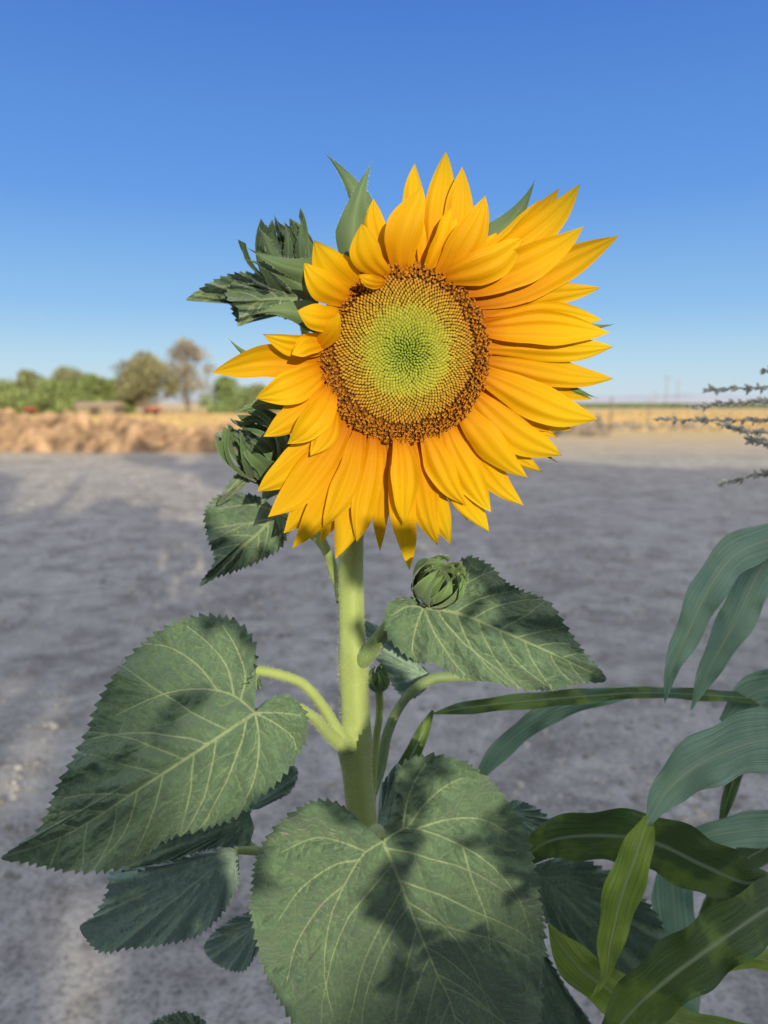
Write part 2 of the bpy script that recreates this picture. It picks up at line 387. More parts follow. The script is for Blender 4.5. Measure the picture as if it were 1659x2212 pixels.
# added shrub, unseen behind the viewpoint, leaves masked out to dapple the plant
lit=[[(430,230),(1420,230),(1420,1130),(1150,1180),(1000,1120),(860,1112),(720,1112),(560,1130),(400,1000)],
     [(690,1215),(762,1215),(775,1400),(820,1440),(815,1590),(700,1640),(640,1600),(540,1480),(560,1430),(700,1440)],
     [(820,1290),(905,1300),(1000,1370),(1180,1390),(1340,1480),(1150,1510),(1000,1480),(850,1410)],
     [(895,1195),(1000,1195),(1010,1300),(895,1300)],
     [(120,1760),(250,1640),(560,1470),(660,1520),(620,1600),(380,1750),(120,1860),(40,1850)],
     [(260,1440),(400,1380),(530,1390),(550,1430),(420,1460),(230,1580)],
     [(520,1870),(640,1860),(800,1960),(790,2040),(700,2100),(610,2040),(530,2000)],
     [(830,1790),(990,1820),(1040,1925),(900,1925),(830,1880)],
     [(1020,1940),(1200,1860),(1215,2110),(1100,2090)],
     [(600,2080),(760,2040),(790,2300),(670,2300)],
     [(845,2020),(960,2070),(1060,2260),(920,2270),(850,2140)],
     [(860,1630),(980,1620),(1040,1690),(900,1750)],
     [(560,1770),(700,1720),(770,1790),(630,1885)],
     [(1340,1730),(1450,1720),(1430,1940),(1310,2060)],
     [(1450,1840),(1640,1860),(1640,1930),(1480,1920)],
     [(1200,2030),(1300,2050),(1430,2200),(1300,2240)]]
bbs=[(min(q[0] for q in p_),max(q[0] for q in p_),min(q[1] for q in p_),max(q[1] for q in p_)) for p_ in lit]
e=empty("added_dapple_shrub",(.6,-1.1,0),"added leafy shrub out of view, gaps cut to dapple the sunflower","shrub")
V=[];Fc=[];Cc=[]
cnt=0
while cnt<10500:
    px_=rng.uniform(-450,2150); py_=rng.uniform(-380,2750)
    Q=P(px_,py_,.57)-L*rng.uniform(1.05,1.6)
    if Q[2]<.05: continue
    a=rng.normal(0,1,3); a/=np.linalg.norm(a); b_=np.cross(a,rng.normal(0,1,3)); b_/=np.linalg.norm(b_); s=.025*(.7+.6*rng.random())
    q=[Q-a*s,Q-b_*s*.6,Q+a*s,Q+b_*s*.6]
    cnt+=1
    bad=False
    for z in q:
        u_,v_=to_plant(z)
        for pl,bb in zip(lit,bbs):
            if bb[0]<u_<bb[1] and bb[2]<v_<bb[3] and inpoly(u_,v_,pl): bad=True;break
        if bad: break
    if bad: continue
    m=len(V); V+=q; Fc.append((m,m+1,m+2,m+3)); Cc+=[np.array((.09,.15,.05))*(.6+.8*rng.random())]*4
mk("foliage",V,Fc,M_fol,e,col=np.array(Cc),smooth=False)
pts=[]
for i in range(5):
    bx=.6+rng.normal(0,.08); V,Fc,_=tube(cr([(bx,-1.1,0),(bx+rng.normal(0,.1),-1.1,.5),(.6+(-.35+.17*i),-1.1,.9)],8),np.linspace(.012,.004,8),6); pts.append((V,Fc,(.1,.08,.05)))
V,Fc,Cc=merge(pts); mk("branch",V,Fc,M_bark,e,col=Cc)

# ---------------------------------------------------------------- distant man-made bits
def box(x0,x1,y0,y1,z0,z1):
    V=[(x,y,z) for x in (x0,x1) for y in (y0,y1) for z in (z0,z1)]
    return np.array(V,float),[(0,1,3,2),(4,6,7,5),(0,4,5,1),(2,3,7,6),(0,2,6,4),(1,5,7,3)]
yy=80; x=tx(222,yy); e=empty("farm_shed",(x,yy,0),"low tan farm shed with shallow gable roof","shed")
V,Fc=box(x-2.0,x+2.0,yy-1.5,yy+1.5,0,.95); mk("wall",V,Fc,M_plain,e,col=(.30,.24,.16),smooth=False)
V=np.array([(x-2.3,yy-1.8,.95),(x+2.3,yy-1.8,.95),(x-2.3,yy,1.45),(x+2.3,yy,1.45),(x-2.3,yy+1.8,.95),(x+2.3,yy+1.8,.95)]); mk("roof",V,[(0,1,3,2),(2,3,5,4),(0,2,4),(1,5,3)],M_plain,e,col=(.5,.36,.25),smooth=False)
V,Fc=box(x-.5,x+.5,yy-1.55,yy-1.503,0,.85); mk("door",V,Fc,M_plain,e,col=(.10,.08,.06),smooth=False)
def trailer(px,yy,wid):
    x=tx(px,yy); e=empty("farm_trailer",(x,yy,0),"small red farm trailer parked beside trees","trailer","red farm trailers")
    V,Fc=box(x-wid,x+wid,yy-.5,yy+.5,.45,.85); mk("bed",V,Fc,M_plain,e,col=(.45,.09,.05),smooth=False)
    for sx in (-.6,.6):
        a=np.linspace(0,6.283,13)[:-1]; V=[];
        for yo in (-.65,-.52):
            V+=[(x+sx*wid+.32*math.cos(q),yy+yo,.33+.32*math.sin(q)) for q in a]
        mk("wheel",V,[(i,(i+1)%12,12+(i+1)%12,12+i) for i in range(12)]+[tuple(range(12)),tuple(range(12,24))],M_plain,e,col=(.03,.03,.03),smooth=False)
    V,Fc=box(x+wid,x+wid+.6,yy-.05,yy+.05,.5,.6); mk("drawbar",V,Fc,M_plain,e,col=(.2,.05,.04),smooth=False)
trailer(72,80,.5); trailer(335,82,.7)
for px,top,yy in [(1432,812,230),(1456,822,300),(1283,856,420),(1409,845,360)]:
    x=tx(px,yy); hh=(870-top)/F*yy+1.35
    e=empty("utility_pole",(x,yy,0),"wooden utility pole with crossarm beyond dry field","utility pole","distant utility poles")
    V,Fc,_=tube([(x,yy,0),(x,yy,hh*.5),(x,yy,hh)],[.2,.17,.14],8); mk("pole",V,Fc,M_bark,e,col=(.35,.32,.32))
    V,Fc=box(x-1.3,x+1.3,yy-.25,yy-.15,hh-1.0,hh-.8); mk("crossarm",V,Fc,M_bark,e,col=(.35,.32,.32),smooth=False)
for px,yy,hh in [(1315,33,1.6),(1222,46,1.5),(1395,47,1.5)]:
    x=tx(px,yy); V,Fc,_=tube([(x,yy,0),(x+.01,yy,hh*.5),(x+.02,yy,hh),(x+.02,yy,hh+.03)],[.05,.045,.04,.01],8)
    o=mk("fence_post",V,Fc,M_bark,col=(.25,.2,.16)); o["label"]="weathered wooden fence post in dry field"; o["category"]="fence post"; o["group"]="fence posts"
# crop strip
V=[];Fc=[];Cc=[]
for i in range(14000):
    x=rng.uniform(38,200); y=rng.uniform(195,203); z=rng.uniform(0,.9); a=rng.random()*6.28; s=.3
    k=len(V); V+=[(x-s*math.cos(a),y-s*math.sin(a),z-.2),(x+s*math.cos(a),y+s*math.sin(a),z),(x,y,z+.5)]; Fc.append((k,k+1,k+2)); Cc+=[np.array((.16,.23,.09))*(.6+.8*rng.random())]*3
o=mk("crop_strip",V,Fc,M_fol,col=np.array(Cc),smooth=False); o["kind"]="stuff"; o["label"]="dark green strip of crop across the field"; o["category"]="crop"

# ================================================================ SUNFLOWER
DH=.57
stembase=P(790,1830,.62); stembase[2]=0
SF=empty("sunflower_plant",tuple(stembase),"blooming yellow sunflower with thick hairy stem and big serrated leaves","sunflower")
SG=(.33,.42,.14); HRC=(.66,.70,.56)
# stem
sp_=np.array([(868,775,.640,20),(835,830,.652,22),(790,920,.650,24),(765,1030,.636,25),(760,1130,.628,25.5),(757,1250,.622,27),(760,1370,.618,28.5),(763,1425,.617,33),(764,1480,.616,31),(767,1550,.615,32),(765,1605,.615,38),(770,1660,.615,33),(777,1730,.615,32),(788,1830,.615,33)])
q=cr(sp_,90); pts=P(q[:,0],q[:,1],q[:,2]); rad=q[:,3]/F*q[:,2]
low=np.linspace(0,1,14)[1:,None]; lp=pts[-1]+(stembase-[0,0,.02]-pts[-1])*low
pts2=np.vstack([pts,lp]); rad2=np.r_[rad,np.full(13,rad[-1])*np.linspace(1,1.2,13)]
V,Fc,N=tube(pts2,rad2,36,.03); HV,HF=hairs(V,N,11000,.0025,.00007,36)
V,Fc,Cc=merge([(V,Fc,SG),(HV,HF,HRC)]); mk("stem",V,Fc,M_stem,SF,col=Cc)
def stalk(pts,name,parent,col=SG,hair=1000):
    q=cr(pts,40); p3=P(q[:,0],q[:,1],q[:,2]); V,Fc,N=tube(p3,q[:,3]/F*q[:,2],14,.03); HV,HF=hairs(V,N,hair,.0019,.00008,14)
    V,Fc,Cc=merge([(V,Fc,col),(HV,HF,HRC)]); return mk(name,V,Fc,M_stem,parent,col=Cc)

# flower head
tilt=math.radians(14)
HC=P(877,768,DH)
view=(C0-HC)/np.linalg.norm(C0-HC)
nrm=view*math.cos(tilt)+RT*math.sin(tilt); nrm/=np.linalg.norm(nrm)
ex=np.cross(UP,nrm); ex/=np.linalg.norm(ex); ey=np.cross(nrm,ex)
R=178/F*DH
NUM=(HC-C0)@nrm
def hd(px,py):
    ray=((px-829.5)/F)*RT+((1106-py)/F)*UP+FW
    return NUM/(ray@nrm)
# receptacle
V=[];m=40;Cc=[]
for i,(r,z) in enumerate([(.94,.000),(1.06,-.003),(1.12,-.006),(1.04,-.016),(.9,-.028),(.65,-.040),(.4,-.052),(.2,-.062),(.01,-.064)]):
    for j in range(m):
        a=2*math.pi*j/m; V.append(HC+ex*R*r*math.cos(a)+ey*R*r*math.sin(a)+nrm*z); Cc.append((.30,.12,.01) if i<4 else (.14,.22,.08))
head=mk("flower_head",V,gridf(9,m,True),M_disc,SF,col=np.array(Cc))
# disc
parts=[]
rr=np.linspace(0,1,14)
def dome(r): return .008*(1-r*r)-.006*math.exp(-(r/.22)**2)
V=[];Cc=[]
for r in rr:
    for j in range(48):
        a=2*math.pi*j/48; V.append(HC+(ex*math.cos(a)+ey*math.sin(a))*R*max(r,.001)*1.04+nrm*(dome(r)-.0007)); Cc.append(np.array((.22,.30,.03))*(1-min(1,r/.75))+np.array((.18,.07,.008))*min(1,r/.75))
parts.append((np.array(V),gridf(14,48,True),np.array(Cc)))
NF=2600; FV=[];FF=[];FC=[]
for n in range(NF):
    r=1.05*math.sqrt((n+.5)/NF); a=n*2.39996323+.4
    r+=rng.normal(0,.002); a+=rng.normal(0,.003)/max(.1,r)
    d=ex*math.cos(a)+ey*math.sin(a); tg=np.cross(nrm,d)
    c=HC+d*R*r+nrm*dome(min(r,1.03))
    rj=r+rng.normal(0,.02)-.05*math.cos(a-2.0)
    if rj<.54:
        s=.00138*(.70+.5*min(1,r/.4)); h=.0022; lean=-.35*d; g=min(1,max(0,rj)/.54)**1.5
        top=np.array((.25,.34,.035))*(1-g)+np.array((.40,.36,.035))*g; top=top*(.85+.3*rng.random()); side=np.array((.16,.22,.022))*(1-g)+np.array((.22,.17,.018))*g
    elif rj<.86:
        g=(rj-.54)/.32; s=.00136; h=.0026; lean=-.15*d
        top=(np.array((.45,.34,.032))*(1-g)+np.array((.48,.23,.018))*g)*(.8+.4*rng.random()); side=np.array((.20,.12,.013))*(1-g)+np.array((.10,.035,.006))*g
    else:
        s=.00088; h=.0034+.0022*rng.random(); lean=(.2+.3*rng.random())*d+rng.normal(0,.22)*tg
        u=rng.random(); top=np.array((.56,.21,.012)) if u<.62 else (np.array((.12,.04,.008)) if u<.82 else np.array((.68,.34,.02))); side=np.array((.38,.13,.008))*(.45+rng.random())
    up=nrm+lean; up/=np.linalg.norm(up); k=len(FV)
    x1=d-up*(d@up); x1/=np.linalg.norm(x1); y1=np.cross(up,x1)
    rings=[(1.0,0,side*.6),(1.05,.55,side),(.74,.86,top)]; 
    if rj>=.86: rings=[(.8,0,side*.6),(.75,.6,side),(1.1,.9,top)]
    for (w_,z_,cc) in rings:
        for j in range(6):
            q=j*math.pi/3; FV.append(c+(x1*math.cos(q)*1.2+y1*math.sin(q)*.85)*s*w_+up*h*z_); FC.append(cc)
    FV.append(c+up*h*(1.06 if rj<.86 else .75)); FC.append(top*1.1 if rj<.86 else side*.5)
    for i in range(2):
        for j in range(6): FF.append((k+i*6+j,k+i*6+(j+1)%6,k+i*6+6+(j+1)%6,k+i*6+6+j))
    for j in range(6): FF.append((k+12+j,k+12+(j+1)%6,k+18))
    if rj>.85:  # forked stigma
        for sgn in (-1,1):
            k=len(FV); b0=c+up*h*.8; cl=np.array((.66,.27,.015)) if rng.random()<.75 else np.array((.16,.05,.01))
            FV+=[b0-x1*.0002,b0+x1*.0002,b0+up*.0012+y1*sgn*.0008+x1*.0003,b0+up*.0010+y1*sgn*.0014]; FC+=[cl]*4; FF.append((k,k+1,k+2,k+3))
parts.append((np.array(FV),FF,np.array(FC)))
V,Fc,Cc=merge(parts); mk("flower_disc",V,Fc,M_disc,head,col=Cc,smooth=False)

def petalgeo(tip,base,wpx,dz0,dz1,lift,bend,prof='petal',cup=.0,nu=32,nv=17,grooves=.0009,dfun=hd,tw=0):
    tip=np.array(tip,float);base=np.array(base,float); ax=tip-base; ln=np.linalg.norm(ax); ax/=ln; pr=np.array([-ax[1],ax[0]])
    V=[];UV=[]
    t=np.linspace(0,1,nu)
    ph=rng.random()*6; g2=rng.uniform(.5,1.2); sk_=rng.uniform(-.2,.2); pk=rng.uniform(.40,.60); fr=rng.uniform(2.2,3.2); curl=rng.uniform(-.006,.008) if prof=='petal' else 0
    for i,u in enumerate(t):
        c=base+ax*ln*u+pr*(bend*4*u*(1-u)+ (ln*.009*math.sin(u*7+ph) if prof=='petal' else 0))
        if prof=='petal':
            wv=(.44+.56*math.sin(min(1,u/pk)*math.pi/2)) if u<pk else (1-((u-pk)/(1-pk))**1.95)
            wv*=(1+.025*math.sin(u*12+ph))
        elif prof=='bract':
            wv=(.8+.2*math.sin(min(1,u/.25)*math.pi/2)) if u<.25 else max(.0,(1-(u-.25)/.75))**1.25
        wv=max(wv,.012)
        dd=dz0+(dz1-dz0)*u**1.3-lift*math.sin(math.pi*u)+curl*max(0,u-.6)**2*6
        for s in np.linspace(-1,1,nv):
            q=c+pr*s*wpx/2*wv*(1+(.03*math.sin(u*15+ph*2+(3 if s>0 else 0))*(u>.3) if prof=='petal' else 0))
            edge=.0011*math.sin(u*9+ph+s*2)*abs(s)**2
            z=dd+cup*s*s*wv+g2*grooves*math.cos((s+sk_)*math.pi*fr)*math.sin(math.pi*min(1,u*1.02))**.6+edge+tw*s*wv*u
            V.append((q[0],q[1],dfun(q[0],q[1])+z)); UV.append((s,u))
    V=np.array(V); return P(V[:,0],V[:,1],V[:,2]),gridf(nu,nv),np.array(UV)
# tip, base, width, layer(m, + behind), lift, bend, fwd(tip depth)
PT=[((960,326),(928,590),72,.006,.004,8,.010),((898,353),(905,585),58,.011,.003,-10,.014),((1000,360),(950,590),76,.003,.006,14,.004),
((1047,422),(952,592),84,-.003,.008,16,-.006),((912,405),(868,590),86,-.002,.008,-18,-.006),((808,428),(838,560),60,.010,.003,-12,.01),
((780,484),(838,592),74,-.004,.010,-20,-.02),((678,520),(775,622),84,.002,.010,-14,-.022),((655,568),(752,645),70,-.003,.008,-12,-.026),
((643,670),(735,672),66,-.003,.008,-14,-.028),((568,722),(705,748),54,.004,.008,-12,-.022),((730,672),(668,752),44,-.006,.006,12,-.022),
((630,765),(700,735),52,0,.006,8,-.024),
((458,803),(690,790),80,.004,.010,14,-.004),((553,862),(692,800),82,-.002,.010,-6,-.010),((568,942),(700,835),76,.001,.008,-12,-.006),
((620,958),(706,840),72,-.005,.008,-18,-.012),((672,985),(712,880),60,.0,.006,-10,-.008),((557,1063),(730,905),90,.004,.006,-14,0),((578,1116),(738,920),84,.001,.006,-16,-.002),
((613,1152),(742,935),76,.007,.005,-14,.004),((633,1186),(752,940),70,.002,.005,-16,0),((690,1172),(765,942),60,.008,.004,-10,.004),
((700,1140),(772,946),72,-.003,.006,-12,-.006),((727,1207),(782,948),76,.001,.005,-10,-.002),((768,1170),(802,952),62,-.004,.005,-8,-.006),
((820,1190),(822,955),46,.007,.003,-3,.006),((882,1232),(852,958),66,.004,.004,-4,.002),((872,1136),(862,956),66,-.005,.006,-8,-.006),
((945,1178),(890,950),74,.005,.004,6,.004),((972,1176),(905,950),70,.007,.004,10,.006),((1006,1092),(922,940),68,-.004,.006,10,-.004),
((1055,1150),(955,925),74,.004,.005,14,.004),((1062,1105),(968,918),70,.0,.006,12,0),((1131,1092),(985,905),78,.006,.005,14,.006),
((1140,1030),(1005,885),74,-.002,.007,12,-.002),((1212,985),(1025,855),82,.001,.008,16,.0),((1203,945),(1035,840),60,.007,.006,12,.006),
((1290,906),(1045,805),90,-.003,.008,14,-.002),((1325,818),(1055,775),70,.005,.008,6,.0),((1325,750),(1058,748),66,.001,.007,2,.0),
((1316,716),(1058,705),80,-.002,.007,-2,-.002),((1298,620),(1052,665),66,.004,.006,-6,.004),((1300,688),(1058,690),60,.006,.006,-10,.006),
((1336,507),(1035,645),86,.003,.009,12,.002),((1260,488),(1015,615),88,-.002,.010,16,-.002),((1254,398),(1000,602),78,.004,.008,20,.004),
((1210,408),(1010,600),64,.008,.006,16,.008),((1169,431),(990,595),60,.010,.005,14,.010),((1132,515),(965,590),84,-.006,.010,16,-.008),
((1250,590),(1050,640),70,.009,.006,-4,.008),((775,592),(830,600),34,-.008,.006,-8,-.018),((985,440),(925,590),70,.001,.006,12,.002),((850,1000),(838,955),40,.006,.004,0,.006),((935,400),(920,590),60,.009,.004,6,.012),
((655,1090),(745,930),54,.009,.004,-12,.008),((740,1150),(790,950),44,.009,.003,-8,.008),((905,1130),(880,955),48,.009,.003,6,.008),((1010,1125),(940,935),50,.009,.004,10,.008),((1085,1065),(980,905),52,.009,.004,10,.008),
((1170,1020),(1010,880),56,.009,.005,12,.008),((1235,930),(1040,830),54,.009,.005,10,.008),((1280,860),(1050,790),52,.009,.005,6,.008),((1285,760),(1058,730),50,.009,.005,4,.008),((1180,560),(1040,650),66,.008,.005,-4,.010),
((1080,500),(975,592),60,.008,.004,10,.010),((850,470),(860,585),54,.010,.003,-8,.010),((600,900),(700,820),52,.009,.004,-8,.004),((725,545),(800,605),50,.010,.004,-10,-.005),((1150,620),(1045,680),70,.008,.004,-4,.008)]
for (tip,base,wp,lay,lift,bend,fwd) in PT:
    bx=877+(base[0]-877)*.94; by=768+(base[1]-768)*.94
    V,Fc,UV=petalgeo(tip,(bx,by),wp*.92,lay*.8+.0025,lay+fwd,lift,bend,cup=rng.uniform(.001,.005)*rng.choice([-1,1,1]),tw=rng.uniform(-.006,.006))
    mk("petal",V,Fc,M_petal,head,uv=UV)
# bracts
BR=[((702,331),(795,470),48,.035,.05,10),((804,350),(765,560),78,.015,.02,-16),((775,398),(790,430),14,.04,.04,4),((1156,388),(1045,530),62,.02,.03,14),((1016,432),(1000,500),40,.02,.02,0),
((536,536),(705,590),58,.018,.0,-12),((528,560),(690,650),50,.022,.01,14),((560,490),(600,570),26,.05,.05,0),((493,730),(575,790),22,.03,.03,-6),((545,680),(700,700),64,.02,.01,20),
((506,892),(640,860),46,.025,.02,6),((1328,700),(1220,700),26,.02,.02,6),((1207,1000),(1130,930),26,.02,.02,6),((1250,588),(1120,645),50,.02,.012,8),((958,1110),(940,1000),34,.022,.02,0),
((620,1160),(720,1030),50,.025,.02,8),((715,1135),(750,1040),50,.02,.018,0),((580,800),(690,830),60,.02,.02,0),((1290,860),(1180,820),30,.016,.014,0)]
def bract(tip,base,wp,z0,z1,bend,parent,dfun=hd,name="bract",col=(.10,.17,.08)):
    V,Fc,UV=petalgeo(tip,base,wp,z0,z1,.004,bend,prof='bract',cup=.004,grooves=.0003,dfun=dfun,nu=26,nv=11)
    V3=V.reshape(26,11,3); E=np.vstack([V3[:,0],V3[:,-1]]); Nn=np.vstack([V3[:,0]-V3[:,5],V3[:,-1]-V3[:,5]]); Nn/=np.linalg.norm(Nn,axis=1)[:,None]+1e-9
    HV,HF=hairs(E,Nn,170,.0016,.00009)
    cc=np.tile(col,(len(V),1))*(1+.35*(np.abs(UV[:,:1])<.12))*(.9+.3*UV[:,1:2])
    V,Fc,Cc=merge([(V,Fc,cc),(HV,HF,(.5,.58,.46))]); return mk(name,V,Fc,M_stem,parent,col=Cc)
for tip,base,wp,z0,z1,bend in BR: bract(tip,base,wp,z0,z1,bend,head)

# ------------------------------------------------ leaves
def seglist(poly,w0,w1):
    k=len(poly)-1; return [(poly[i],poly[i+1],w0+(w1-w0)*i/k,w0+(w1-w0)*(i+1)/k) for i in range(k)]
def leaf(outline,J,mid,D,a=0,b=0,fold=0,ripple=.0045,tooth=14,tamp=7,mat=None,extra=[],M=420,K=56,nsec=7,parent=SF,puff=.0045,bow=0,secL=None,curl=0,name="leaf"):
    J=np.array(J,float); tamp=tamp*1.3
    ol=cr(np.array(outline,float),len(outline)*14); ol,per=arcres(ol,M)
    tn=np.gradient(ol,axis=0); tn/=np.linalg.norm(tn,axis=1)[:,None]+1e-9
    area=np.sum(ol[:-1,0]*ol[1:,1]-ol[1:,0]*ol[:-1,1]); nr=np.stack([tn[:,1],-tn[:,0]],1)*(1 if area>0 else -1)
    tipi=np.argmin(np.linalg.norm(ol-np.array(mid[-1]),axis=1))
    sh=np.zeros(M); phase=0; tl=tooth
    for i in range(M):
        step=per/M; phase+=step/tl
        if phase>=1: phase-=1; tl=tooth*(.6+.8*rng.random())
        f=phase if i<tipi else 1-phase
        f=min(1,max(0,f)); sh[i]=(f**1.3)-.4
    dJ=np.linalg.norm(ol-J,axis=1); dT=np.linalg.norm(ol-np.array(mid[-1]),axis=1)
    fade=np.clip((dJ-25)/50,0,1)*np.clip(dT/60,0.1,1)
    ol2=ol+nr*(sh*tamp*fade)[:,None]
    ts=np.linspace(0,1,K)**.85; ts[0]=0.0015
    inner=J+ts[:,None,None]*(ol-J)[None]; outer=J+ts[:,None,None]*(ol2-J)[None]; wgt=(np.clip((ts-.85)/.15,0,1)**1.0)[:,None,None]
    xy=(inner*(1-wgt)+outer*wgt).reshape(-1,2)
    mp=cr(np.vstack([J,np.array(mid,float)]),24); segs=seglist(mp,3.4,1.2)
    Lm=np.sum(np.linalg.norm(np.diff(mp,axis=0),axis=1)); secs=[]
    SL=secL or Lm*.6
    def branch(p,d,ln,curve,n=8):
        out=[p]; 
        for i in range(n):
            ca,sa=math.cos(curve/n),math.sin(curve/n); d=np.array([ca*d[0]-sa*d[1],sa*d[0]+ca*d[1]]); out.append(out[-1]+d*ln/n)
            an=rng.normal(0,.09); ca,sa=math.cos(an),math.sin(an); d=np.array([ca*d[0]-sa*d[1],sa*d[0]+ca*d[1]])
        return out
    for k in range(nsec):
        for sg in (-1,1):
            bb=max(0.0,(k+(.35 if sg>0 else 0)+rng.uniform(-.2,.2)+.1)/nsec)
            u=min(.95,.03+.86*bb**.95); i=min(22,int(u*23)); tg=mp[i+1]-mp[i]; tg/=np.linalg.norm(tg); p=mp[i]+(mp[i+1]-mp[i])*(u*23-i)
            an=sg*math.radians(58-14*u+rng.normal(0,6)); d=np.array([math.cos(an)*tg[0]-math.sin(an)*tg[1],math.sin(an)*tg[0]+math.cos(an)*tg[1]])
            ln=SL*(1-.6*u); br=branch(p,d,ln,-sg*math.radians(34+rng.normal(0,8))); secs.append(br); segs+=seglist(br,1.9 if u<.3 else 1.6,.6)
    for exv in extra:
        br=list(cr(np.array(exv,float),12)); secs.append(br); segs+=seglist(br,2.3,.8)
    ter=[]
    for br in secs:
        br=np.array(br); nb=len(br)
        for i in range(1,nb-1):
            tg=br[i+1]-br[i]; ln=np.linalg.norm(tg); tg/=ln; sg=1 if i%2 else -1
            for sg in ((1,-1) if i%2==0 else (sg,)):
                an=sg*math.radians(55+rng.normal(0,12)); d=np.array([math.cos(an)*tg[0]-math.sin(an)*tg[1],math.sin(an)*tg[0]+math.cos(an)*tg[1]])
                ter+=seglist(branch(br[i]+tg*ln*rng.random()*.6,d,ln*1.9,-sg*.5,4),1.3,.8)
    vein=np.zeros(len(xy)); dmin=np.full(len(xy),1e9)
    for lst,main in ((segs,True),(ter,False)):
        for p0,p1,w0,w1 in lst:
            p0=np.asarray(p0);p1=np.asarray(p1); lo=np.minimum(p0,p1)-50; hi=np.maximum(p0,p1)+50
            ix=np.nonzero((xy[:,0]>lo[0])&(xy[:,0]<hi[0])&(xy[:,1]>lo[1])&(xy[:,1]<hi[1]))[0]
            if len(ix)==0: continue
            sxy=xy[ix]; dv=p1-p0; l2=dv@dv+1e-9
            tt=np.clip(((sxy-p0)@dv)/l2,0,1); dd=np.linalg.norm(sxy-p0-tt[:,None]*dv,axis=1); ww=w0+(w1-w0)*tt
            vein[ix]=np.maximum(vein[ix],np.clip(1.25-dd/ww*.62,0,1)*(1 if main else .55))
            dmin[ix]=np.minimum(dmin[ix],dd+(0 if main else 3))
    dm=np.full(len(xy),1e9)
    for i in range(len(mp)-1):
        dv=mp[i+1]-mp[i]; tt=np.clip(((xy-mp[i])@dv)/(dv@dv),0,1); dm=np.minimum(dm,np.linalg.norm(xy-mp[i]-tt[:,None]*dv,axis=1))
    ax=(np.array(mid[-1])-J); al=np.linalg.norm(ax); ax=ax/al; al_=((xy-J)@ax)/al
    tsr=np.repeat(ts,M); ang=np.tile(np.arange(M)/M,K)
    per_px=D/F
    z=D+a*(xy[:,0]-J[0])*per_px+b*(xy[:,1]-J[1])*per_px+fold*np.sqrt(dm**2+100)*per_px+bow*al_*np.abs(al_)*.05+curl*(dm/150)**2*.01
    z+=ripple*tsr**2.5*(np.sin(ang*2*math.pi*9+D*50)+.6*np.sin(ang*2*math.pi*17+1))
    nzv=np.array([noise.noise(Vector((p[0]*.012,p[1]*.012,D*9)))+.25*noise.noise(Vector((p[0]*.045,p[1]*.045,D*5))) for p in xy])
    z+=-puff*(1-np.exp(-(dmin/16)**2)) - .0055*nzv
    V=P(xy[:,0],xy[:,1],z)
    vein=np.maximum(vein,np.clip((tsr-.988)/.012,0,1)*.5)
    return mk(name,V,gridf(K,M,True),mat or M_leaf,parent,vein=vein)

# A : big leaf on the left of the stem
A=leaf([(538,1528),(508,1500),(540,1468),(552,1430),(551,1395),(533,1360),(500,1337),(450,1328),(400,1336),(345,1362),(290,1405),(250,1452),(212,1515),(178,1600),(128,1690),(78,1798),(3,1853),(60,1865),(130,1880),(200,1884),(262,1876),(305,1852),(360,1815),(400,1800),(450,1788),(510,1765),(552,1730),(600,1690),(636,1645),(661,1600),(664,1550),(638,1512),(603,1502),(572,1516),(555,1530)],
 (551,1540),[(420,1627),(300,1705),(150,1800),(3,1853)],.53,a=-.05,b=-.35,fold=.25,ripple=.0045,tooth=21,tamp=9,M=800,K=110,nsec=8,bow=-.4,
 extra=[[(551,1540),(500,1500),(430,1488),(350,1500),(250,1545)],[(505,1500),(490,1440),(450,1390),(400,1350)],[(470,1492),(430,1440),(370,1400),(310,1390)],[(520,1510),(530,1460),(510,1400),(480,1350)],[(551,1540),(590,1560),(630,1590),(640,1620)],[(551,1540),(600,1540),(650,1545)],[(551,1540),(560,1600),(550,1680),(520,1750)]])
stalk([(768,1612,.607,18),(735,1604,.600,17),(705,1580,.585,13),(672,1545,.565,11),(620,1520,.552,9),(555,1538,.537,7)],"petiole",A)
# B : big lower leaf
B=leaf([(800,1822),(783,1825),(776,1782),(745,1745),(700,1727),(655,1740),(610,1770),(575,1812),(553,1852),(545,1910),(541,1965),(555,2040),(572,2100),(602,2160),(645,2230),(720,2330),(820,2420),(960,2500),(1020,2515),(1070,2430),(1130,2330),(1162,2230),(1172,2120),(1178,2020),(1165,1930),(1150,1850),(1137,1795),(1108,1745),(1062,1690),(1012,1650),(962,1633),(920,1630),(882,1640),(860,1665),(857,1720),(868,1770),(872,1790),(850,1808)],
 (828,1818),[(868,1915),(900,2000),(942,2100),(985,2212),(1020,2515)],.50,a=.05,b=.15,fold=.22,ripple=.005,tooth=19,tamp=8,M=820,K=140,nsec=8,bow=.8,secL=420,
 extra=[[(828,1818),(785,1845),(745,1910),(712,1990),(700,2100),(720,2200)],[(828,1818),(880,1788),(960,1810),(1050,1860),(1120,1940),(1150,2030)],[(775,1858),(720,1870),(650,1920),(600,1990)],[(790,1840),(740,1820),(680,1810),(610,1840)],[(880,1788),(915,1740),(960,1700),(1000,1680)],[(900,1790),(970,1770),(1040,1770),(1100,1800)],[(740,1915),(690,1960),(640,2040),(620,2120)],[(870,1792),(880,1730),(900,1680),(920,1650)],[(1000,1830),(1020,1900),(1050,1980),(1060,2060)]])
stalk([(788,1860,.600,14),(800,1815,.565,15),(815,1798,.53,16),(828,1818,.505,9)],"petiole",B)
